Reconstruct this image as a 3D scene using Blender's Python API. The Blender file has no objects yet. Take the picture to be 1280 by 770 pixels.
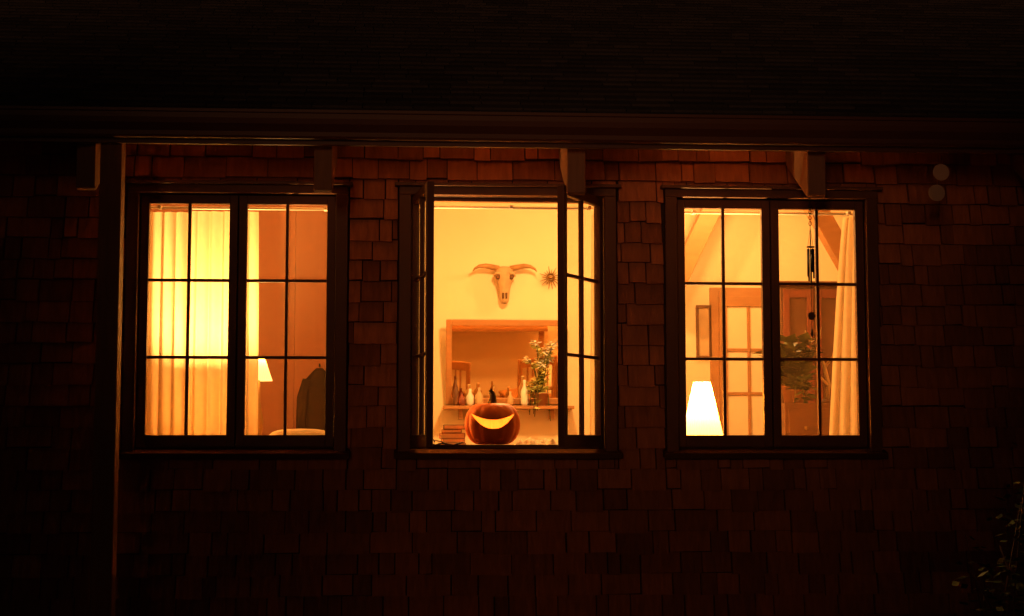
import bpy, bmesh, math, random
from mathutils import Vector, Matrix, noise
random.seed(7)
S = bpy.context.scene
S.view_settings.view_transform = 'Standard'
S.view_settings.look = 'None'
S.view_settings.exposure = 0
C = bpy.context.collection
R = math.radians
# z = 0 is the window-sill / eye level, the ground lies 1.6 m below it. The front wall is the plane y = 0.
GROUND = -1.6
FLOOR = -0.9

# ------------------------------------------------------------------ materials
def mat(name, col, rough=0.7, col2=None, scale=8.0, stretch=(1,1,1), bump=0.0, metallic=0.0, island=0.0, detail=6, spec=0.3):
    m = bpy.data.materials.new(name); m.use_nodes = True
    nt = m.node_tree; b = nt.nodes['Principled BSDF']
    b.inputs['Roughness'].default_value = rough
    b.inputs['Metallic'].default_value = metallic
    b.inputs['Specular IOR Level'].default_value = spec
    col2 = col2 or tuple(c*0.75 for c in col)
    tc = nt.nodes.new('ShaderNodeTexCoord'); mp = nt.nodes.new('ShaderNodeMapping')
    mp.inputs['Scale'].default_value = stretch
    nt.links.new(tc.outputs['Object'], mp.inputs['Vector'])
    n = nt.nodes.new('ShaderNodeTexNoise'); n.inputs['Scale'].default_value = scale
    n.inputs['Detail'].default_value = detail
    nt.links.new(mp.outputs['Vector'], n.inputs['Vector'])
    mx = nt.nodes.new('ShaderNodeMix'); mx.data_type = 'RGBA'
    mx.inputs[6].default_value = (*col, 1); mx.inputs[7].default_value = (*col2, 1)
    nt.links.new(n.outputs['Fac'], mx.inputs[0])
    out = mx.outputs[2]
    if island > 0:
        g = nt.nodes.new('ShaderNodeNewGeometry')
        mr = nt.nodes.new('ShaderNodeMapRange')
        mr.inputs['To Min'].default_value = 1-island; mr.inputs['To Max'].default_value = 1+island
        nt.links.new(g.outputs['Random Per Island'], mr.inputs['Value'])
        vm = nt.nodes.new('ShaderNodeVectorMath'); vm.operation = 'SCALE'
        nt.links.new(out, vm.inputs[0]); nt.links.new(mr.outputs['Result'], vm.inputs['Scale'])
        out = vm.outputs['Vector']
    nt.links.new(out, b.inputs['Base Color'])
    if bump > 0:
        bp = nt.nodes.new('ShaderNodeBump'); bp.inputs['Strength'].default_value = bump
        bp.inputs['Distance'].default_value = 0.01
        nt.links.new(n.outputs['Fac'], bp.inputs['Height']); nt.links.new(bp.outputs['Normal'], b.inputs['Normal'])
    return m

def glass_mat():
    m = bpy.data.materials.new('window_glass'); m.use_nodes = True
    nt = m.node_tree; nt.nodes.clear()
    o = nt.nodes.new('ShaderNodeOutputMaterial'); t = nt.nodes.new('ShaderNodeBsdfTransparent')
    t.inputs['Color'].default_value = (0.97, 0.95, 0.9, 1)
    # slight orange scatter put into the glass, standing in for bloom around the lamps
    tl = nt.nodes.new('ShaderNodeBsdfTranslucent'); tl.inputs['Color'].default_value=(1,.66,.35,1)
    m0 = nt.nodes.new('ShaderNodeMixShader'); m0.inputs[0].default_value=.045
    nt.links.new(t.outputs[0], m0.inputs[1]); nt.links.new(tl.outputs[0], m0.inputs[2])
    g = nt.nodes.new('ShaderNodeBsdfGlossy'); g.inputs['Roughness'].default_value = 0.02
    mx = nt.nodes.new('ShaderNodeMixShader'); lw = nt.nodes.new('ShaderNodeLayerWeight'); lw.inputs['Blend'].default_value = 0.5
    pw = nt.nodes.new('ShaderNodeMath'); pw.operation='POWER'; pw.inputs[1].default_value = 5
    ma = nt.nodes.new('ShaderNodeMath'); ma.operation='MULTIPLY_ADD'; ma.inputs[1].default_value=0.9; ma.inputs[2].default_value=0.06
    nt.links.new(lw.outputs['Facing'], pw.inputs[0]); nt.links.new(pw.outputs[0], ma.inputs[0])
    nt.links.new(ma.outputs[0], mx.inputs[0]); nt.links.new(m0.outputs[0], mx.inputs[1]); nt.links.new(g.outputs[0], mx.inputs[2])
    nt.links.new(mx.outputs[0], o.inputs['Surface'])
    return m

def cloth_mat(name, col, trans=0.5, emit=None, estr=0.0):
    m = bpy.data.materials.new(name); m.use_nodes = True
    nt = m.node_tree; nt.nodes.clear()
    o = nt.nodes.new('ShaderNodeOutputMaterial')
    d = nt.nodes.new('ShaderNodeBsdfDiffuse'); t = nt.nodes.new('ShaderNodeBsdfTranslucent')
    tc = nt.nodes.new('ShaderNodeTexCoord'); n = nt.nodes.new('ShaderNodeTexNoise'); n.inputs['Scale'].default_value = 25
    nt.links.new(tc.outputs['Object'], n.inputs['Vector'])
    mc = nt.nodes.new('ShaderNodeMix'); mc.data_type = 'RGBA'
    mc.inputs[6].default_value = (*col, 1); mc.inputs[7].default_value = (*[c*0.85 for c in col], 1)
    nt.links.new(n.outputs['Fac'], mc.inputs[0])
    nt.links.new(mc.outputs[2], d.inputs['Color']); nt.links.new(mc.outputs[2], t.inputs['Color'])
    mx = nt.nodes.new('ShaderNodeMixShader'); mx.inputs[0].default_value = trans
    nt.links.new(d.outputs[0], mx.inputs[1]); nt.links.new(t.outputs[0], mx.inputs[2])
    last = mx
    if emit:
        e = nt.nodes.new('ShaderNodeEmission'); e.inputs['Color'].default_value = (*emit, 1); e.inputs['Strength'].default_value = estr
        a = nt.nodes.new('ShaderNodeAddShader')
        nt.links.new(mx.outputs[0], a.inputs[0]); nt.links.new(e.outputs[0], a.inputs[1]); last = a
    nt.links.new(last.outputs[0], o.inputs['Surface'])
    return m

M_SH   = mat('cedar_shingle', (0.50,0.17,0.068), 0.8, (0.18,0.062,0.03), 14, (3,1,0.6), 0.6, island=0.33)
M_WALL = mat('sheathing', (0.05,0.025,0.02), 0.9)
M_ROOF = mat('roof_shingle', (0.06,0.05,0.045), 0.95, (0.03,0.025,0.025), 40, island=0.35, bump=0.3)
M_PAINT= mat('dark_trim_paint', (0.16,0.06,0.025), 0.5, (0.10,0.038,0.017), 12, (1,1,0.3), 0.15)
M_SILL = mat('weathered_sill', (0.11,0.045,0.018), 1.0, (0.07,0.03,0.012), 12, (0.3,1,1), 0.3, spec=0.0)
M_GUT  = mat('gutter_paint', (0.13,0.048,0.028), 0.45, (0.07,0.027,0.018), 5, (0.3,1,1), 0.1, spec=0.3)
M_TRIM = mat('weathered_timber', (0.34,0.155,0.08), 0.7, (0.17,0.075,0.04), 10, (4,4,0.5), 0.3)
M_SOF  = mat('soffit_board', (0.76,0.46,0.28), 0.8, (0.64,0.36,0.21), 8, (0.3,4,1), 0.2)
M_GLASS= glass_mat()
M_CREAM= mat('cream_plaster', (0.82,0.68,0.46), 0.85, (0.75,0.59,0.38), 1.6)
M_RED  = mat('redwood_panelling', (0.42,0.17,0.09), 0.6, (0.32,0.12,0.06), 3, (6,1,0.4), 0.1)
M_FLOOR= mat('oak_floor', (0.40,0.22,0.10), 0.4, (0.28,0.15,0.07), 6, (1,6,1))
M_WOOD = mat('honey_wood', (0.42,0.20,0.07), 0.5, (0.30,0.13,0.045), 9, (1,1,4), 0.1)
M_DKW  = mat('walnut', (0.16,0.065,0.025), 0.5, (0.10,0.04,0.017), 9, (4,1,0.6), 0.1)
M_WHITE= mat('white_paint', (0.78,0.74,0.66), 0.5)
M_IRON = mat('black_iron', (0.02,0.018,0.016), 0.5, metallic=0.4)
M_PUMP = mat('pumpkin_skin', (0.85,0.19,0.008), 0.5, (0.62,0.11,0.006), 7, (1,1,0.4), 0.12, spec=0.25)
M_PUMPI= mat('pumpkin_flesh', (0.85,0.46,0.12), 0.7, (0.75,0.38,0.09), 20)
M_STEM = mat('pumpkin_stem', (0.10,0.07,0.03), 0.8, (0.05,0.035,0.015), 30, (4,4,0.5), 0.6)
M_BONE = mat('bone', (0.62,0.44,0.24), 0.7, (0.30,0.17,0.07), 12, bump=0.3)
M_HORN = mat('horn', (0.48,0.27,0.10), 0.5, (0.22,0.10,0.035), 14)
M_SOCK = mat('bone_hollow', (0.16,0.075,0.03), 0.9)
M_LEAF = mat('leaf', (0.08,0.10,0.03), 0.5, (0.04,0.06,0.018), 12, island=0.5)
M_LEAFL= mat('pale_leaf', (0.62,0.62,0.25), 0.5, (0.4,0.42,0.14), 12, island=0.35)
M_POT  = mat('terracotta', (0.45,0.2,0.1), 0.8)
M_CURT = cloth_mat('sheer_curtain', (0.90,0.75,0.50), 0.62)
M_SHADE= cloth_mat('pleated_shade', (0.62,0.34,0.07), 0.6, (1.0,0.62,0.2), 2.0)
M_BRASS= mat('brass', (0.35,0.2,0.07), 0.35, metallic=0.7)
M_GRASS= mat('ground_mat', (0.34,0.27,0.18), 0.95, (0.2,0.16,0.1), 1.5, bump=0.5)
M_COAT = mat('dark_wool', (0.02,0.012,0.01), 0.95, spec=0.0)
M_CLOTH= mat('linen', (0.75,0.66,0.50), 0.9, (0.6,0.5,0.36), 20)
M_SHELL= mat('capiz_shell', (0.62,0.42,0.33), 0.5)
M_BK1 = mat('book_cover_a', (0.22,0.06,0.03), 0.6); M_BK2 = mat('book_cover_b', (0.10,0.07,0.04), 0.6)
M_BK3 = mat('book_cover_c', (0.28,0.18,0.08), 0.6)
def mirror_mat():
    m = bpy.data.materials.new('antique_mirror'); m.use_nodes = True
    nt = m.node_tree; b = nt.nodes['Principled BSDF']
    b.inputs['Metallic'].default_value = 1; b.inputs['Base Color'].default_value = (0.9,0.68,0.42,1)
    n = nt.nodes.new('ShaderNodeTexNoise'); n.inputs['Scale'].default_value = 9
    mr = nt.nodes.new('ShaderNodeMapRange'); mr.inputs['To Min'].default_value=0.0; mr.inputs['To Max'].default_value=0.05
    nt.links.new(n.outputs['Fac'], mr.inputs['Value']); nt.links.new(mr.outputs['Result'], b.inputs['Roughness'])
    return m
M_MIRR = mirror_mat()

# ------------------------------------------------------------------ helpers
def empty(name, loc=(0,0,0)):
    e = bpy.data.objects.new(name, None); C.objects.link(e); e.location = loc; e.empty_display_size = 0.1
    return e
def mesh_obj(name, verts, faces, m, parent=None, smooth=False, bevel=0):
    me = bpy.data.meshes.new(name); me.from_pydata([tuple(v) for v in verts], [], faces); me.update()
    bm = bmesh.new(); bm.from_mesh(me); bmesh.ops.recalc_face_normals(bm, faces=bm.faces); bm.to_mesh(me); bm.free()
    o = bpy.data.objects.new(name, me); C.objects.link(o)
    if m: me.materials.append(m)
    if smooth:
        for p in me.polygons: p.use_smooth = True
    if bevel:
        b = o.modifiers.new('bevel','BEVEL'); b.width = bevel; b.segments = 2; b.limit_method='ANGLE'
    if parent: o.parent = parent
    return o
BF = [(0,1,2,3),(4,7,6,5),(0,4,5,1),(1,5,6,2),(2,6,7,3),(3,7,4,0)]
def boxv(x0,x1,y0,y1,z0,z1):
    return [(x0,y0,z0),(x1,y0,z0),(x1,y1,z0),(x0,y1,z0),(x0,y0,z1),(x1,y0,z1),(x1,y1,z1),(x0,y1,z1)]
def box(name,x0,x1,y0,y1,z0,z1,m,parent=None,bevel=0):
    return mesh_obj(name, boxv(x0,x1,y0,y1,z0,z1), BF, m, parent, bevel=bevel)
def boxes(name, lst, m, parent=None, bevel=0, mtx=None):
    v=[];f=[]
    for b in lst:
        n=len(v); v+=[Vector(p) for p in boxv(*b)]; f+=[tuple(i+n for i in q) for q in BF]
    if mtx: v=[mtx@p for p in v]
    return mesh_obj(name,v,f,m,parent,bevel=bevel)
def extrude_x(name, prof, x0, x1, m, parent=None, bevel=0):
    n=len(prof); v=[(x0,y,z) for y,z in prof]+[(x1,y,z) for y,z in prof]
    f=[tuple(range(n)),tuple(range(2*n-1,n-1,-1))]+[(i,(i+1)%n,(i+1)%n+n,i+n) for i in range(n)]
    return mesh_obj(name,v,f,m,parent,bevel=bevel)
def tube_data(pts, rad, seg=10):
    pts=[Vector(p) for p in pts]; v=[];f=[]
    if not isinstance(rad,(list,tuple)): rad=[rad]*len(pts)
    for i,p in enumerate(pts):
        d=(pts[min(i+1,len(pts)-1)]-pts[max(i-1,0)]).normalized()
        a=Vector((0,0,1)) if abs(d.z)<0.9 else Vector((0,1,0))
        u=d.cross(a).normalized(); w=d.cross(u).normalized()
        for k in range(seg):
            t=2*math.pi*k/seg; v.append(p+(u*math.cos(t)+w*math.sin(t))*rad[i])
    for i in range(len(pts)-1):
        for k in range(seg):
            a=i*seg+k;b=i*seg+(k+1)%seg; f.append((a,b,b+seg,a+seg))
    f.append(tuple(range(seg))); f.append(tuple(range((len(pts)-1)*seg,len(pts)*seg)))
    return v,f
def tube(name,pts,rad,m,parent=None,seg=10,smooth=True):
    v,f=tube_data(pts,rad,seg); return mesh_obj(name,v,f,m,parent,smooth=smooth)
def tubes(name,lst,m,parent=None,seg=6):
    V=[];F=[]
    for pts,rad in lst:
        v,f=tube_data(pts,rad,seg); n=len(V); V+=v; F+=[tuple(i+n for i in q) for q in f]
    return mesh_obj(name,V,F,m,parent,smooth=True)
def lathe(name,prof,c,m,parent=None,seg=32,cap=True,pleat=0):
    v=[];f=[]
    for r,z in prof:
        for k in range(seg):
            t=2*math.pi*k/seg; rr=r*(1+(pleat if k%2 else 0)); v.append((c[0]+rr*math.cos(t),c[1]+rr*math.sin(t),c[2]+z))
    for i in range(len(prof)-1):
        for k in range(seg):
            a=i*seg+k;b=i*seg+(k+1)%seg; f.append((a,b,b+seg,a+seg))
    if cap: f.append(tuple(range(seg))); f.append(tuple(range((len(prof)-1)*seg,len(prof)*seg)))
    return mesh_obj(name,v,f,m,parent,smooth=not pleat)
def point_light(name,loc,power,col,rad,parent=None):
    l=bpy.data.lights.new(name,'POINT'); l.energy=power; l.color=col; l.shadow_soft_size=rad
    o=bpy.data.objects.new(name,l); C.objects.link(o); o.location=loc
    if parent: o.parent=parent
    return o
def leaves(name, pts, size, m, parent=None, droop=0.3):
    v=[];f=[]
    for p in pts:
        s=size*random.uniform(0.6,1.3); a=random.uniform(0,2*math.pi); d=Vector((math.cos(a),math.sin(a),random.uniform(-droop,0.6))).normalized()
        w=d.cross(Vector((random.uniform(-.5,.5),random.uniform(-.5,.5),1))).normalized()*s*0.3; n=len(v); p=Vector(p)
        v+= [p, p+d*s*0.4+w, p+d*s, p+d*s*0.4-w]; f.append((n,n+1,n+2,n+3))
    return mesh_obj(name,v,f,m,parent)

WARM=(1.0,0.51,0.145)

# ------------------------------------------------------------------ house
house = empty('shingled_house')
HX = 4.6
WINS = [(-1.4275,False),(-0.023,True),(1.375,False)]
HO = 0.507; OZ0, OZ1 = -0.03, 1.29     # rough opening half-width and height
def wall_pieces(y0,y1,z0,z1,x0=-HX,x1=HX):
    L=[]; xs=x0
    for cx,_ in WINS:
        L.append((xs,cx-HO,y0,y1,z0,z1)); L.append((cx-HO,cx+HO,y0,y1,z0,OZ0)); L.append((cx-HO,cx+HO,y0,y1,OZ1,z1)); xs=cx+HO
    L.append((xs,x1,y0,y1,z0,z1)); return L
boxes('wall_sheathing', wall_pieces(0,0.11,GROUND,1.78), M_WALL, house)
boxes('interior_plaster', wall_pieces(0.111,0.125,FLOOR,1.70,-3.2,3.4), M_CREAM, house)
# wall shingles
def shingles():
    V=[];F=[]; row=0.108; z=GROUND+0.06; ri=0
    cut=[(cx-0.575,cx+0.575,-0.085,1.335) for cx,_ in WINS]
    while z<1.80:
        zt=z+row; x=-HX+random.uniform(-.1,0)
        while x<HX:
            w=random.choice([0.07,0.09,0.11,0.13,0.15,0.17,0.2,0.22])*random.uniform(.9,1.1)
            segs=[(max(x,-HX),min(x+w,HX),z,zt)]
            for c in cut:
                ns=[]
                for a,b,c0,c1 in segs:
                    if b<=c[0] or a>=c[1] or c1<=c[2] or c0>=c[3]: ns.append((a,b,c0,c1)); continue
                    if a<c[0]: ns.append((a,c[0],c0,c1))
                    if b>c[1]: ns.append((c[1],b,c0,c1))
                    aa=max(a,c[0]);bb=min(b,c[1])
                    if c0<c[2]: ns.append((aa,bb,c0,c[2]))
                    if c1>c[3]: ns.append((aa,bb,c[3],c1))
                segs=ns
            for a,b,c0,c1 in segs:
                if b-a<0.012 or c1-c0<0.01: continue
                g=random.uniform(.0015,.0045); j=random.uniform(-.009,.006); t=random.uniform(-.005,.004)
                a+=g;b-=g; zb=c0+(j if c0==z else 0)
                k0=1-(zb-z)/row; k1=1-(c1-z)/row
                y0=-(0.010+0.024*k0)+t; y1=-(0.010+0.024*k1)+t
                y0=min(y0,-.004); y1=min(y1,-.004)
                sk=random.uniform(-.005,.005)
                n=len(V); V+=[(a,y0,zb),(b,y0+sk*.5,zb+sk),(b,-.001,zb+sk),(a,-.001,zb),(a,y1,c1),(b,y1,c1),(b,-.001,c1),(a,-.001,c1)]
                F+=[tuple(i+n for i in q) for q in BF]
            x+=w
        z=zt; ri+=1
    return mesh_obj('wall_shingles',V,F,M_SH,house)
shingles()
# roof
SL=0.445; YE=-0.56; ZE=1.60; YR=3.75; ZR=ZE+(YR-YE)*SL
extrude_x('roof_deck_front', [(YE,ZE-.03),(YE,ZE),(YR,ZR),(YR,ZR-.04)], -HX-.3, HX+.3, M_SOF, house)
extrude_x('roof_deck_back', [(YR+.002,ZR-.04),(YR+.002,ZR),(8.0,ZR-(8.0-YR)*SL),(8.0,ZR-.04-(8.0-YR)*SL)], -HX-.3, HX+.3, M_ROOF, house)
def roof_sh():
    V=[];F=[]; ang=math.atan(SL); Lr=(YR-YE)/math.cos(ang); v=-0.02; d=Vector((0,math.cos(ang),math.sin(ang))); nrm=Vector((0,-math.sin(ang),math.cos(ang)))
    o=Vector((0,YE,ZE))
    while v<Lr-.02:
        x=-HX-.3+random.uniform(-.1,0)
        while x<HX+.3:
            w=random.choice([.12,.16,.2,.25,.3]); j=random.uniform(-.004,.004); t=random.uniform(0,.004)
            a=x+.002;b=x+w-.002; n=len(V)
            p=[]
            for (xx,vv,h) in ((a,v+j,.001),(b,v+j,.001),(b,v+.14,.001),(a,v+.14,.001),(a,v+j,.016+t),(b,v+j,.016+t),(b,v+.14,.006),(a,v+.14,.006)):
                q=o+d*vv+nrm*h; p.append((xx,q.y,q.z))
            V+=p; F+=[tuple(i+n for i in q) for q in BF]; x+=w
        v+=.14
    mesh_obj('roof_shingles',V,F,M_ROOF,house)
roof_sh()
# gable ends + back wall
YB=7.4
for s in (-1,1):
    extrude_x('gable_wall', [(0.0,GROUND),(0.0,1.78),(YR,ZR-.06),(YB,ZR-.06-(YB-YR)*SL),(YB,GROUND)], s*HX-(.1 if s>0 else 0)+ (0.002*s), s*HX+(.1 if s<0 else 0)+(0.002*s), M_WALL, house)
box('rear_wall',-HX+.11,HX-.11,YB-.1,YB,GROUND,ZR-.08-(YB-YR)*SL,M_WALL,house)
# fascia and gutter
box('fascia',-HX-.3,HX+.3,YE-.028,YE-.003,1.44,1.595,M_GUT,house,bevel=.003)
gp=[(YE-.031,1.462),(YE-.075,1.462),(YE-.085,1.472),(YE-.088,1.492),(YE-.10,1.505),(YE-.118,1.525),(YE-.125,1.55),(YE-.125,1.574),(YE-.133,1.578),(YE-.133,1.592),(YE-.118,1.592),(YE-.118,1.56),(YE-.10,1.52),(YE-.075,1.478),(YE-.035,1.475),(YE-.031,1.56)]
extrude_x('gutter',gp,-HX-.3,HX+.3,M_GUT,house)
box('frieze_board',-HX,HX,-.05,-.036,1.70,1.79,M_TRIM,house)
# exposed rafter tails
for i,x in enumerate([-4.5,-3.3,-2.11,-0.961,0.289,1.499,2.72,3.9]):
    extrude_x('rafter_tail_%d'%i,[(-.038,1.467),(-.038,1.79),(-.5,1.585),(-.5,1.235),(-.47,1.225)],x-.045,x+.045,M_TRIM,house,bevel=.004)
# porch post
boxes('eave_post',[(-2.032,-1.928,-.55,-.45,GROUND,1.50),(-2.05,-1.91,-.57,-.43,GROUND,GROUND+.12)],M_TRIM,house,bevel=.005)

# windows
def sash(name, hinge, sgn, ang, par):
    w=.503; z0,z1=OZ0+.006,OZ1-.006; st=.047; br=.062; tr=.046; T=.036
    L=[(0.003,st,0,T,z0,z1),(w-st+.004,w,0,T,z0,z1),(st,w-st+.004,0.001,T-.001,z0,z0+br),(st,w-st+.004,.001,T-.001,z1-tr,z1)]
    gx0,gx1,gz0,gz1=st,w-st+.004,z0+br,z1-tr
    mu=.008; cx=(gx0+gx1)/2
    L.append((cx-mu,cx+mu,.005,T-.006,gz0,gz1))
    for k in (1,2):
        zz=gz0+(gz1-gz0)*k/3
        L.append((gx0,cx-mu,.006,T-.007,zz-mu,zz+mu)); L.append((cx+mu,gx1,.006,T-.007,zz-mu,zz+mu))
    rot=Matrix.Translation(Vector((hinge,0.0,0)))@Matrix.Rotation(ang,4,'Z')@Matrix.Scale(sgn,4,Vector((1,0,0)))
    o=boxes(name,L,M_PAINT,par,bevel=.0025,mtx=rot)
    bmv=[rot@Vector(p) for p in ((gx0,T*.5,gz0),(gx1,T*.5,gz0),(gx1,T*.5,gz1),(gx0,T*.5,gz1))]
    mesh_obj(name+'_glass',bmv,[(0,1,2,3)],M_GLASS,par)
for cx,opn in WINS:
    w=empty('casement_window'); w.parent=house
    c=.062
    L=[(cx-HO-c,cx-HO,-.045,0.0,-.055,OZ1),(cx+HO,cx+HO+c,-.045,0,-.055,OZ1),(cx-HO-c,cx+HO+c,-.047,0,OZ1,OZ1+.042)]
    boxes('casing',L,M_PAINT,w,bevel=.003)
    box('drip_cap',cx-HO-c-.025,cx+HO+c+.025,-.075,0,OZ1+.043,OZ1+.06,M_PAINT,w,bevel=.003)
    extrude_x('sill',[(0.11,-.032),(0.11,-.06),(-.08,-.085),(-.08,-.055),(0.0,-.034)],cx-HO-c-.02,cx+HO+c+.02,M_SILL,w,bevel=.002)
    boxes('jamb',[(cx-HO-.001,cx-HO+.008,.06,.14,OZ0,OZ1),(cx+HO-.008,cx+HO+.001,.06,.14,OZ0,OZ1),(cx-HO,cx+HO,.06,.14,OZ1-.012,OZ1+.004)],M_WOOD,w)
    boxes('stop',[(cx-HO-.001,cx-HO+.02,.038,.059,OZ0,OZ1),(cx+HO-.02,cx+HO+.001,.038,.059,OZ0,OZ1),(cx-HO+.02,cx+HO-.02,.038,.059,OZ1-.02,OZ1+.003),(cx-HO+.02,cx+HO-.02,.038,.059,OZ0-.008,OZ0+.018)],M_PAINT,w)
    boxes('inner_casing',[(cx-HO-.06,cx-HO-.002,.126,.142,-.06,OZ1+.06),(cx+HO+.002,cx+HO+.06,.126,.142,-.06,OZ1+.06),(cx-HO-.001,cx+HO+.001,.126,.142,OZ1+.005,OZ1+.06)],M_WOOD,w)
    if not opn:
        sash('sash_a',cx-HO+.001,1,0,w); sash('sash_b',cx+HO-.001,-1,0,w)
        box('astragal',cx-.014,cx+.014,.0365,.05,OZ0+.02,OZ1-.021,M_PAINT,w)
    else:
        sash('sash_a',cx-HO+.001,1,-R(81),w); sash('sash_b',cx+HO-.001,-1,R(60),w)

# interior shell
for x in (-3.1,-.79,3.3):
    extrude_x('partition_wall',[(.127,FLOOR),(.127,1.66),(YR,ZR-.13),(4.1,ZR-.13-(4.1-YR)*SL),(4.1,FLOOR)],x,x+.09,M_CREAM,house)
extrude_x('ceiling_front',[(.1,1.72),(.1,1.735),(YR,ZR-.08),(YR,ZR-.11)],-3.2,3.5,M_CREAM,house)
extrude_x('ceiling_back',[(YR,ZR-.11),(YR,ZR-.08),(4.2,ZR-.08-(4.2-YR)*SL),(4.2,ZR-.11-(4.2-YR)*SL)],-3.2,3.5,M_CREAM,house)
box('floor_boards',-3.2,3.5,.12,4.2,FLOOR-.05,FLOOR,M_FLOOR,house)
a0,a1,b0,b1=-.275,.66,.30,.958
box('back_plaster',-.70,3.3,4.0,4.1,FLOOR,3.2,M_CREAM,house)
x=-3.01; L=[]
while x<-.80:
    w=min(.42,-.795-x); L.append((x+.001,x+w-.001,2.5,2.53,FLOOR,2.80)); x+=w
boxes('redwood_boards',L,M_RED,house,bevel=.001); box('panel_backing',-3.01,-.795,2.531,2.58,FLOOR,2.80,M_DKW,house)
def beam(name,a,b,wd,m):
    a=Vector(a);b=Vector(b);d=(b-a); L=d.length; q=d.to_track_quat('Z','Y').to_matrix().to_4x4()
    boxes(name,[(-wd/2,wd/2,-wd/2,wd/2,0,L)],m,house,bevel=.004,mtx=Matrix.Translation(a)@q)
beam('timber_brace',(1.40,3.6,1.05),(1.86,3.6,2.0),.14,M_WOOD)
beam('timber_brace_b',(2.25,2.6,1.75),(2.75,2.6,.85),.13,M_WOOD)
box('timber_column',2.62,2.76,2.55,2.69,FLOOR,2.6,M_WOOD,house,bevel=.005)
# wall mirror, hung leaning forward
mi=empty('wall_mirror'); T=Matrix.Translation((0,3.975,b0))@Matrix.Rotation(R(10),4,'X'); H=b1-b0
boxes('frame',[(a0,a0+.045,-.03,.015,0,H),(a1-.045,a1,-.03,.015,0,H),(a0+.045,a1-.045,-.028,.013,H-.045,H),(a0+.045,a1-.045,-.028,.013,0,.045)],M_WOOD,mi,bevel=.004,mtx=T)
boxes('mirror_glass',[(a0+.04,a1-.04,-.008,.006,.04,H-.04)],M_MIRR,mi,mtx=T)
# french door
fd=empty('french_door')
dx0,dx1,dz1=1.88,2.52,1.15
L=[(dx0,dx0+.06,3.95,3.99,FLOOR,dz1),(dx1-.06,dx1,3.95,3.99,FLOOR,dz1),(dx0+.06,dx1-.06,3.952,3.988,dz1-.08,dz1),(dx0+.06,dx1-.06,3.952,3.988,FLOOR,FLOOR+.25)]
for k in (1,2):
    xx=dx0+.06+(dx1-dx0-.12)*k/3; L.append((xx-.012,xx+.012,3.955,3.985,FLOOR+.25,dz1-.08))
for k in range(1,5):
    zz=FLOOR+.25+(dz1-.08-FLOOR-.25)*k/5; L.append((dx0+.06,dx1-.06,3.957,3.983,zz-.012,zz+.012))
boxes('door_frame',L,M_WOOD,fd,bevel=.002)
box('frosted_panes',dx0+.05,dx1-.05,3.968,3.972,FLOOR+.2,dz1-.04,M_CREAM,fd)
boxes('door_casing',[(dx0-.07,dx0-.002,3.97,4.0,FLOOR,dz1+.07),(dx1+.002,dx1+.07,3.97,4.0,FLOOR,dz1+.07),(dx0,dx1,3.97,4.0,dz1+.002,dz1+.07)],M_WOOD,fd)
# dining chairs in the middle of the room (below sill level, seen in the mirror)
def chair(x,y,rot):
    e=empty('dining_chair'); T=Matrix.Translation((x,y,FLOOR))@Matrix.Rotation(rot,4,'Z')
    L=[(-.2,-.165,-.2,-.165,0,.44),(.165,.2,-.2,-.165,0,.44),(-.2,-.165,.165,.2,0,.88),(.165,.2,.165,.2,0,.88),(-.21,.21,-.21,.21,.441,.465),(-.164,.164,.17,.195,.80,.88),(-.164,.164,.17,.195,.55,.58)]
    L+=[(a,a+.015,.175,.19,.581,.799) for a in (-.11,-.055,0,.055,.1)]
    boxes('frame',L,M_WOOD,e,bevel=.003,mtx=T)
chair(-.15,1.6,.3); chair(.55,1.5,-.4)

# ------------------------------------------------------------------ curtains
def curtain(name,x0t,x1t,x0b,x1b,zt,zb,y,folds,amp,par=None):
    e=empty(name); nx=folds*14; nz=40; V=[];F=[]; ph=random.uniform(0,6)
    for j in range(nz+1):
        t=j/nz; z=zt+(zb-zt)*t
        for i in range(nx+1):
            s=i/nx; xa=x0t+(x1t-x0t)*s; xb=x0b+(x1b-x0b)*s; tt=t**0.8
            xx=xa+(xb-xa)*tt
            wv=math.sin(s*folds*2*math.pi+ph+.6*math.sin(3*s+2*t)); wv2=math.sin(s*folds*5.3+ph*2+t*1.5)
            V.append((xx+.006*wv2,y+amp*(wv+.35*wv2)*(0.6+.6*t),z))
    for j in range(nz):
        for i in range(nx):
            a=j*(nx+1)+i; F.append((a,a+1,a+nx+2,a+nx+1))
    mesh_obj('fabric',V,F,M_CURT,e,smooth=True)
    return e
c1=curtain('curtain',-1.97,-1.69,-1.97,-1.675,1.225,-.3,.225,5,.013)
c2=curtain('curtain',-1.70,-1.345,-1.69,-1.335,1.225,-.3,.18,6,.013)
c3=curtain('curtain',.44,.53,.42,.53,1.225,-.03,.19,3,.012)
c4=curtain('curtain',1.83,1.95,1.705,1.96,1.225,-.3,.20,4,.013)
for xa,xb in ((-2.0,-.85),(.86,1.98),(-.55,.56)):
    r=empty('curtain_rod'); z=1.245 if xa!=-.55 else 1.262
    tube('rod',[(xa,.2,z),(xb,.2,z)],.008,M_WHITE,r)
    for k in (.12,.5,.88):
        xx=xa+(xb-xa)*k; box('bracket',xx-.008,xx+.008,.143,.2,z-.012,z+.006,M_WHITE,r)

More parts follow.
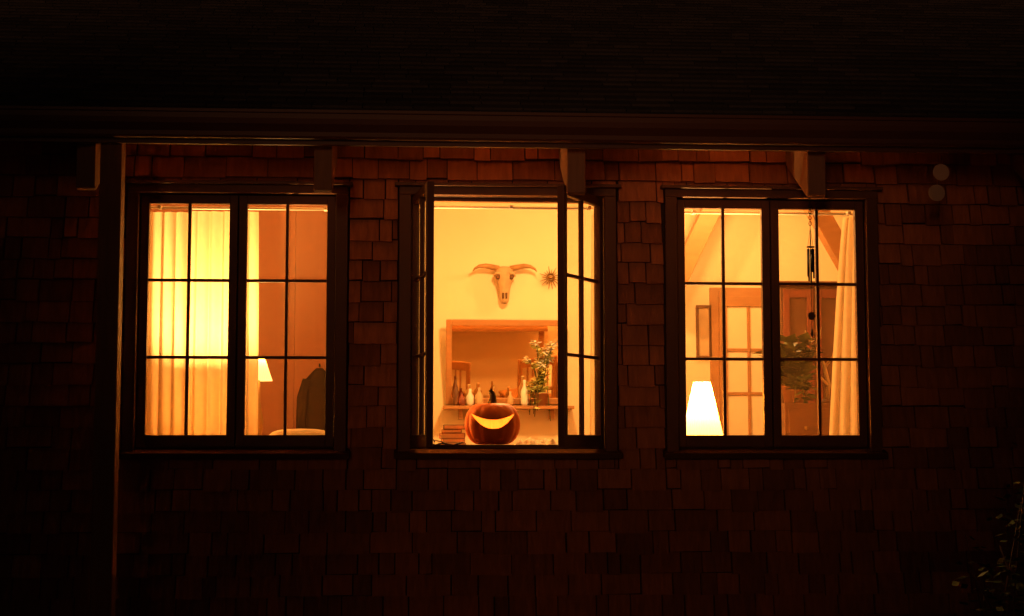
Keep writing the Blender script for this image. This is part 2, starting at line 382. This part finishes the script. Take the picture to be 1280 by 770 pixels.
# ------------------------------------------------------------------ lamps
def table_lamp(x,y,zb,zt,rb,rt,zbase,power):
    e=empty('table_lamp'); h=zt-zb
    lathe('shade',[(rb,zb),(rt,zt)],(x,y,0),M_SHADE,e,seg=72,cap=False,pleat=.03)
    H=zb+.03-zbase
    lathe('base',[(.0,0),(.06,0),(.06,.012),(.02,.03),(.014,.06),(.025,.12*1),(.03,.17),(.02,.22),(.010,min(.28,H*.9)),(.008,H)],(x,y,zbase),M_BRASS,e)
    lathe('bulb',[(.001,-.03),(.012,-.02),(.024,.015),(.022,.035),(.001,.045)],(x,y,(zb+zt)/2-.0),M_WHITE,e,seg=16)
    point_light('bulb_light',(x,y,(zb+zt)/2+.08 if h>.2 else zt+.0),power,WARM,.03,e)
    return e
table_lamp(-1.585,.50,.02,.28,.115,.05,-.36,340)
table_lamp(-1.385,.72,.345,.475,.075,.03,-.05,26)
table_lamp(1.083,.45,.005,.333,.118,.045,-.36,460)
table_lamp(-.62,.42,.05,.36,.11,.05,-.36,230)  # unseen behind the pier, added to throw light on sashes and soffit
# side tables
def side_table(x0,x1,y0,y1,zt):
    e=empty('side_table')
    box('top',x0,x1,y0,y1,zt-.03,zt,M_DKW,e,bevel=.004)
    boxes('legs',[(a,a+.04,b,b+.04,FLOOR,zt-.031) for a in (x0+.02,x1-.06) for b in (y0+.02,y1-.06)],M_DKW,e)
side_table(-1.80,-1.47,.32,.68,-.36); side_table(.86,1.32,.28,.68,-.36); side_table(-1.46,-1.26,.6,.84,-.05)
# ceiling pendants (above the window head line)
def pendant(x,y,z,zc,power):
    e=empty('pendant_lamp')
    tube('cord',[(x,y,zc),(x,y,z+.12)],.004,M_IRON,e)
    lathe('shade',[(.03,.12),(.06,.10),(.15,.0)],(x,y,z),M_BRASS,e,cap=False)
    point_light('bulb_light',(x,y,z-.01),power,WARM,.09,e)
pendant(.35,2.0,1.80,2.55,210)
pendant(1.75,2.9,2.0,2.9,90)

# ------------------------------------------------------------------ jack o lantern
jo=empty('jack_o_lantern',(0,0,0)); px,py,pz=-.095,.16,-.03
def pumpkin_shell(r,h,seg=96,rings=40):
    V=[];F=[]
    for j in range(1,rings):
        ph=math.pi*j/rings
        for k in range(seg):
            t=2*math.pi*k/seg
            rib=1-.05*((0.5+0.5*math.cos(t*12+.5))**3)*math.sin(ph)**.5
            rr=r*(math.sin(ph)**.78)*rib
            z=h*math.cos(ph)*(1-.16*(math.cos(ph)**8))
            V.append((px+rr*math.cos(t),py+rr*math.sin(t),pz+.127+z))
    for j in range(rings-2):
        for k in range(seg):
            a=j*seg+k;b=j*seg+(k+1)%seg; F.append((a,b,b+seg,a+seg))
    n=len(V); V+=[(px,py,pz+.127+h*.80),(px,py,pz+.127-h*.80)]
    for k in range(seg):
        F.append((n,(k+1)%seg,k)); b=(rings-2)*seg; F.append((n+1,b+k,b+(k+1)%seg))
    return V,F
V,F=pumpkin_shell(.149,.128); body=mesh_obj('shell',V,F,M_PUMP,jo,smooth=True)
V,F=pumpkin_shell(.134,.114); inner=mesh_obj('tmp_inner',V,F,M_PUMPI,None)
N=24; pts=[]
for i in range(N+1):
    s=-1+2*i/N; pts.append((px-.002+.116*s, pz+.127+.056-.036*(1-s*s)))
for i in range(N,-1,-1):
    s=-1+2*i/N
    if abs(s)<1: pts.append((px-.002+.116*s, pz+.127+.056-.082*(1-abs(s)**2.2)))
n=len(pts); V=[(x,py-.4,z) for x,z in pts]+[(x,py-.01,z) for x,z in pts]
F=[tuple(range(n)),tuple(range(2*n-1,n-1,-1))]+[(i,(i+1)%n,(i+1)%n+n,i+n) for i in range(n)]
cutr=mesh_obj('tmp_cut',V,F,M_PUMPI,None)
body.data.materials.append(M_PUMPI)
for o2 in (inner,cutr):
    b=body.modifiers.new('b','BOOLEAN'); b.operation='DIFFERENCE'; b.solver='EXACT'; b.object=o2
    try: b.material_mode='TRANSFER'
    except Exception: pass
bpy.context.view_layer.update()
dg=bpy.context.evaluated_depsgraph_get(); nm=bpy.data.meshes.new_from_object(body.evaluated_get(dg))
body.modifiers.clear(); body.data=nm
bpy.data.objects.remove(inner); bpy.data.objects.remove(cutr)
tube('stem',[(px,py,pz+.215),(px+.0,py,pz+.245),(px+.004,py,pz+.27),(px-.004,py,pz+.295),(px-.012,py,pz+.308)],[.036,.023,.017,.015,.013],M_STEM,jo,seg=9)
point_light('candle',(px,py+.0,pz+.09),1.5,(1.0,.48,.13),.02,jo)

# counter + things
ct=empty('window_counter')
box('top',-.69,.80,.142,.62,-.065,-.031,M_WOOD,ct,bevel=.004)
boxes('legs',[(a,a+.05,.5,.55,FLOOR,-.066) for a in (-.66,.72)],M_WOOD,ct)
bk=empty('book_stack'); z=-.030
for i,(w,h,m) in enumerate([(.15,.028,M_BK2),(.13,.022,M_BK3),(.14,.03,M_BK1),(.11,.02,M_BK3),(.12,.026,M_BK2)]):
    o=random.uniform(-.01,.01); cxx=-.30
    box('cover_%d'%i,cxx-w/2+o,cxx+w/2+o,.36,.50,z+.001,z+h,m,bk,bevel=.002)
    box('pages_%d'%i,cxx-w/2+o+.004,cxx+w/2+o-.004,.357,.359,z+.004,z+h-.003,M_CLOTH,bk); z+=h
cl=empty('folded_cloth'); V=[];F=[]; nx,ny=48,20
for j in range(ny+1):
    for i in range(nx+1):
        X=.02+.27*i/nx; Y=.26+.22*j/ny; e_=min(i,nx-i,j*1.5,(ny-j)*1.5)/8; e_=min(1,e_)
        V.append((X,Y,-.028+e_*(.035+.028*noise.noise(Vector((X*28,Y*20,3)))+.012*noise.noise(Vector((X*70,Y*60,1))))))
for j in range(ny):
    for i in range(nx):
        a=j*(nx+1)+i; F.append((a,a+1,a+nx+2,a+nx+1))
mesh_obj('linen',V,F,M_CLOTH,cl,smooth=True)
ew=empty('black_wire')  # loose bent wire, no particular utensil
tubes('wire',[([(-.42,.25,-.02),(-.36,.25,-.005),(-.30,.24,-.015),(-.25,.25,.0)],.005),([(-.40,.26,.012),(-.36,.25,.003),(-.33,.25,-.02)],.004),([(-.42+.02*math.cos(a*.6),.25,.0+.02*math.sin(a*.6)) for a in range(11)],.004)],M_IRON,ew)

# cow skull on back wall
sk=empty('cow_skull'); sx,sy,sz=.18,3.90,1.28
prof=[(.086,.042,.050),(.060,.074,.062),(.035,.071,.066),(.0,.068,.066),(-.035,.058,.060),(-.08,.046,.05),(-.13,.039,.042),(-.165,.037,.036),(-.19,.030,.026),(-.203,.015,.012)]
V=[];F=[];seg=20
for z,a,d in prof:
    for k in range(seg):
        t=2*math.pi*k/seg; V.append((sx+a*math.cos(t),sy+.02+d*math.sin(t)*(1.0),sz+z))
for i in range(len(prof)-1):
    for k in range(seg):
        a=i*seg+k;b=i*seg+(k+1)%seg; F.append((a,b,b+seg,a+seg))
F.append(tuple(range(seg))); F.append(tuple(range((len(prof)-1)*seg,len(prof)*seg)))
mesh_obj('cranium',V,F,M_BONE,sk,smooth=True)
for s in (-1,1):
    lathe('eye_socket',[(.001,-.022),(.016,-.016),(.020,0),(.016,.016),(.001,.022)],(sx+s*.052,sy-.024,sz+.005),M_SOCK,sk,seg=16)
    tube('nostril',[(sx+s*.012,sy-.022,sz-.12),(sx+s*.013,sy-.022,sz-.165)],[.009,.007],M_SOCK,sk)
    tube('brow_ridge',[(sx+s*.035,sy-.035,sz+.03),(sx+s*.065,sy-.03,sz+.035),(sx+s*.078,sy-.01,sz+.01)],[.012,.013,.008],M_BONE,sk)
    tube('horn',[(sx+s*.045,sy+.01,sz+.072),(sx+s*.095,sy,sz+.082),(sx+s*.15,sy-.02,sz+.090),(sx+s*.20,sy-.03,sz+.085),(sx+s*.235,sy-.03,sz+.066),(sx+s*.25,sy-.03,sz+.045)],[.023,.022,.019,.014,.009,.003],M_HORN,sk,seg=14)
# sunburst ornament
sb=empty('sunburst_ornament'); c=Vector((.545,3.96,1.29))
tubes('rays',[([c+Vector((math.cos(a),0,math.sin(a)))*.02,c+Vector((math.cos(a),0,math.sin(a)))*random.choice([.065,.09])],[.006,.002]) for a in [i*math.pi/9 for i in range(18)]],M_BRASS,sb)
lathe('hub',[(.001,-.012),(.02,-.008),(.02,.008),(.001,.012)],c,M_BRASS,sb)
sh=empty('wall_shelf'); box('board',a0-.02,a1+.05,3.76,3.998,b0-.045,b0-.02,M_WOOD,sh,bevel=.003)
boxes('brackets',[(a0+.1,a0+.13,3.84,3.998,b0-.12,b0-.046),(a1-.13,a1-.1,3.84,3.998,b0-.12,b0-.046)],M_WOOD,sh)
for i,(x,h,r,m) in enumerate([(-.20,.20,.022,M_DKW),(-.155,.10,.028,M_BK1),(-.09,.13,.03,M_WHITE),(-.02,.14,.032,M_BONE),(.09,.16,.018,M_BRASS),(.22,.11,.024,M_BONE),(.33,.20,.03,M_WHITE)]):
    e=empty('glass_bottle' if i%2 else 'ceramic_jar')
    lathe('body',[(r*.8,0),(r,.02),(r,h*.55),(r*.5,h*.72),(r*.35,h*.8),(r*.4,h),(r*.3,h)],(x,3.83,b0-.019),m,e,seg=20)
def potted(name,x,y,z,R0,H,n,m,size,hang=0,fl=0):
    e=empty(name)
    lathe('pot',[(R0*.35,0),(R0*.5,R0*.9),(R0*.55,R0*.9),(R0*.45,R0*.8)],(x,y,z),M_POT,e,seg=20)
    st=[];lp=[];tips=[]
    for i in range(n):
        a=random.uniform(0,6.28); rr=random.uniform(.3,1)*R0; hh=random.uniform(.4,1)*H
        p0=Vector((x,y,z+R0*.85)); p1=p0+Vector((math.cos(a)*rr*.5,math.sin(a)*rr*.5,hh*.7)); p2=p0+Vector((math.cos(a)*rr,math.sin(a)*rr,hh))
        pp=[p0,p1,p2]
        if hang and i%2: p2=p0+Vector((math.cos(a)*rr,math.sin(a)*rr,.03)); p3=p2+Vector((math.cos(a)*.02,-.02,-hang*random.uniform(.5,1))); pp=[p0,(p0+p2)/2+Vector((0,0,.03)),p2,p3]
        else: tips.append(p2)
        st.append((pp,.003))
        for k in range(14):
            t=random.random()*(len(pp)-1); q=int(min(t,len(pp)-1.001)); lp.append(pp[q].lerp(pp[q+1],t-q)+Vector((random.gauss(0,.008),random.gauss(0,.008),0)))
    tubes('stems',st,M_LEAF,e); leaves('foliage',lp,size,m,e)
    if fl:
        leaves('flowers',[t+Vector((random.gauss(0,.008),random.gauss(0,.008),random.gauss(0,.008))) for t in tips for _ in range(14)],.045,M_WHITE,e,1)
potted('flowering_plant',.46,3.82,b0-.019,.11,.40,18,M_LEAFL,.05,.25,1)
potted('flowering_plant',.66,.36,-.03,.13,.30,14,M_LEAFL,.06,0,1)
potted('potted_plant',1.78,1.25,.235,.12,.30,18,M_LEAF,.13)
potted('potted_plant',1.80,1.15,.235,.09,.10,10,M_LEAF,.08,.12)
# picture
pf=empty('picture_frame'); boxes('frame',[(1.70,1.72,3.97,3.995,.66,1.08),(1.80,1.82,3.97,3.995,.66,1.08),(1.72,1.80,3.97,3.995,1.06,1.08),(1.72,1.80,3.97,3.995,.66,.68)],M_DKW,pf); box('print',1.715,1.805,3.98,3.99,.67,1.07,M_BONE,pf)
# wardrobe and dresser
wd=empty('wardrobe')
box('carcass',2.12,2.60,2.9,3.3,FLOOR+.05,1.12,M_DKW,wd,bevel=.004)
box('cornice',2.10,2.62,2.87,3.32,1.121,1.16,M_DKW,wd,bevel=.008)
for a,b in ((2.135,2.352),(2.368,2.585)):
    boxes('door',[(a,a+.045,2.88,2.899,-.8,1.1),(b-.045,b,2.88,2.899,-.8,1.1),(a+.045,b-.045,2.881,2.899,1.04,1.1),(a+.045,b-.045,2.881,2.899,.1,.16),(a+.045,b-.045,2.881,2.899,-.8,-.72)],M_BK1,wd,bevel=.003)
lathe('knob',[(.001,-.012),(.012,-.008),(.012,.008),(.001,.012)],(2.33,2.87,.2),M_BRASS,wd,seg=14)
dr=empty('dresser')
box('carcass',1.68,2.02,1.0,1.4,FLOOR+.06,.232,M_DKW,dr,bevel=.004)
for i in range(4):
    z=-.80+i*.255; box('drawer_%d'%i,1.70,2.0,.985,.999,z,z+.235,M_DKW,dr,bevel=.004)
    lathe('knob_%d'%i,[(.001,-.012),(.012,-.008),(.012,.008),(.001,.012)],(1.80,.975,z+.12),M_BRASS,dr,seg=14)
boxes('feet',[(a,a+.04,b,b+.04,FLOOR,FLOOR+.059) for a in (1.69,1.97) for b in (1.01,1.35)],M_WOOD,dr)
an=empty('deer_antler')
tubes('tines',[([(1.98,1.2,.235),(2.0,1.2,.35),(1.97,1.2,.48),(1.9,1.2,.58),(1.86,1.2,.68)],[.016,.013,.012,.009,.003]),([(1.98,1.2,.46),(2.03,1.2,.52),(2.05,1.2,.62)],[.011,.008,.003]),([(1.90,1.2,.58),(1.95,1.2,.63),(1.96,1.2,.70)],[.009,.006,.002]),([(2.0,1.2,.34),(1.94,1.18,.40),(1.92,1.18,.45)],[.01,.006,.002])],M_BONE,an)
lathe('stand',[(.05,0),(.05,.012),(.02,.02),(.018,.03)],(1.98,1.2,.233),M_DKW,an)

# left room: hanging coat, cushion
co=empty('hanging_coat'); V=[];F=[]; n=20; rows=[(.50,.02,.02),(.47,.05,.04),(.43,.085,.05),(.36,.09,.06),(.2,.095,.06),(.0,.10,.07),(-.25,.11,.07)]
for z,a,d in rows:
    for k in range(n):
        t=2*math.pi*k/n; V.append((-1.155+a*math.cos(t)*(1+.08*math.sin(5*t)),2.42+d*math.sin(t)*.8,z))
for i in range(len(rows)-1):
    for k in range(n):
        a=i*n+k;b=i*n+(k+1)%n; F.append((a,b,b+n,a+n))
F.append(tuple(range(n))); F.append(tuple(range((len(rows)-1)*n,len(rows)*n)))
mesh_obj('coat_body',V,F,M_COAT,co,smooth=True)
tube('sleeve',[(-1.235,2.40,.42),(-1.265,2.39,.3),(-1.27,2.37,.1),(-1.265,2.36,-.05)],[.03,.036,.034,.03],M_COAT,co)
tube('hook',[(-1.155,2.5,.52),(-1.155,2.44,.51),(-1.155,2.43,.53)],.006,M_IRON,co)
so=empty('sofa')
box('back',-1.40,-.85,.42,.58,FLOOR+.1,-.03,M_CLOTH,so,bevel=.03)
box('seat',-1.40,-.85,.581,1.2,FLOOR+.1,-.45,M_CLOTH,so,bevel=.03)
cu=empty('cushion'); V=[];F=[];nu,nv=24,12
for j in range(nv+1):
    ph=math.pi*j/nv
    for i in range(nu):
        t=2*math.pi*i/nu; sg=lambda q:math.copysign(abs(q)**.6,q)
        V.append((-1.13+.19*sg(math.cos(t))*math.sin(ph)**.6,.5+.06*sg(math.sin(t))*math.sin(ph)**.8,-.03+.105*sg(math.cos(ph))))
for j in range(nv):
    for i in range(nu):
        a=j*nu+i;b=j*nu+(i+1)%nu; F.append((a,b,b+nu,a+nu))
mesh_obj('cushion_body',V,F,M_CLOTH,cu,smooth=True)

# ------------------------------------------------------------------ outside hanging things
wc=empty('wind_chime'); wx,wy=1.481,-.42
tubes('chain',[([(wx,wy,1.262),(wx,wy,.56)],.0016)]+[([(wx+.014*math.cos(a),wy+.014*math.sin(a),.98),(wx,wy,1.08)],.001) for a in (0,1.57,3.14,4.71)],M_IRON,wc)
tubes('links',[([(wx+.007*math.cos(a*.7),wy,1.10+k*.03+.012*math.sin(a*.7)) for a in range(10)],.0018) for k in range(5)],M_IRON,wc)
lathe('top_disc',[(.02,0),(.02,.006)],(wx,wy,.978),M_DKW,wc,seg=18)
tubes('chime_tubes',[([(wx+.015*math.cos(a),wy+.015*math.sin(a),.972),(wx+.015*math.cos(a),wy+.015*math.sin(a),.972-l)],.0045) for a,l in ((0,.15),(1.26,.17),(2.5,.14),(3.77,.165),(5.03,.12))],M_IRON,wc)
V=[(wx+.02*math.cos(a*math.pi/10),wy-.003,.632+.02*math.sin(a*math.pi/10)) for a in range(20)]; V+=[(x,wy+.003,z) for x,_,z in V]
mesh_obj('striker_disc',V,[tuple(range(20)),tuple(range(39,19,-1))]+[(i,(i+1)%20,(i+1)%20+20,i+20) for i in range(20)],M_DKW,wc)
lathe('sail',[(.001,-.03),(.008,-.01),(.003,.02)],(wx,wy,.55),M_DKW,wc,seg=10)
hm=empty('hanging_shell_mobile')
tubes('string',[([(2.12,-.5,1.5),(2.12,-.5,1.16)],.001)],M_IRON,hm)
for x,z in ((2.133,1.355),(2.108,1.25)):
    V=[(x+.042*math.cos(a*math.pi/16),-.503,z+.042*math.sin(a*math.pi/16)) for a in range(32)]; V+=[(q,-.500,w) for q,_,w in V]
    mesh_obj('shell_disc',V,[tuple(range(32)),tuple(range(63,31,-1))]+[(i,(i+1)%32,(i+1)%32+32,i+32) for i in range(32)],M_SHELL,hm)
# shrubs: one at the right corner, the rest unseen, added to shade the facade
def shrub(name,cx,cy,sx_,sy_,h0,h1,nb,nl,ls,spread):
    sr=empty(name); st=[];lp=[]
    for i in range(nb):
        a=random.uniform(0,6.28); b=Vector((cx+random.uniform(-sx_,sx_),cy+random.uniform(-sy_,sy_),GROUND)); t=b+Vector((math.cos(a)*random.uniform(.2,1)*spread,math.sin(a)*spread*.5,random.uniform(h0,h1)))
        m_=b.lerp(t,.5)+Vector((random.gauss(0,.06),0,.08)); st.append(([b,m_,t],[.010,.006,.002]))
        for k in range(nl):
            q=random.uniform(.1,1); p=(b.lerp(m_,q*2) if q<.5 else m_.lerp(t,q*2-1)); lp.append(p+Vector((random.gauss(0,spread*.12),random.gauss(0,spread*.12),random.gauss(0,spread*.1))))
    tubes('branches',st,M_DKW,sr); leaves('foliage',lp,ls,M_LEAF,sr)
shrub('shrub',2.5,-.75,.2,.1,.7,1.55,26,60,.06,.5)
# the added fill light travels towards +y and slightly +x (15 deg); unseen leafy screens added to darken the house ends and wall foot
shrub('light_screen_low',-3.0,-11,6.0,.4,2.3,3.0,220,110,.2,.5)
shrub('light_screen_tall',-7.9,-13,3.2,.8,3.8,5.4,140,180,.28,1.0)
shrub('light_screen_tall',1.35,-13,2.6,.8,3.8,5.4,120,180,.28,1.0)

# ------------------------------------------------------------------ ground
mesh_obj('ground',[(-300,-300,GROUND),(300,-300,GROUND),(300,300,GROUND),(-300,300,GROUND)],[(0,1,2,3)],M_GRASS)

# ------------------------------------------------------------------ world: night
w=bpy.data.worlds.new('World'); S.world=w; w.use_nodes=True; nt=w.node_tree; bg=nt.nodes['Background']
sky=nt.nodes.new('ShaderNodeTexSky'); sky.sky_type='NISHITA'; sky.sun_disc=False; sky.sun_elevation=R(4); sky.sun_rotation=R(195)
nt.links.new(sky.outputs[0],bg.inputs['Color']); bg.inputs['Strength'].default_value=0.0014
sl=bpy.data.lights.new('facade_fill','SUN'); sl.energy=.38; sl.color=(1.0,.42,.18); sl.angle=R(11)  # added warm fill on the facade in place of window spill, no real sun
so_=bpy.data.objects.new('facade_fill',sl); C.objects.link(so_); so_.rotation_euler=(R(86),0,R(-15))

cam=bpy.data.cameras.new('camera'); co_=bpy.data.objects.new('camera',cam); C.objects.link(co_)
co_.location=(-.49,-8,0); co_.rotation_euler=(R(95),0,R(-3.5)); cam.sensor_width=36; cam.lens=54; cam.clip_end=1000
S.camera=co_
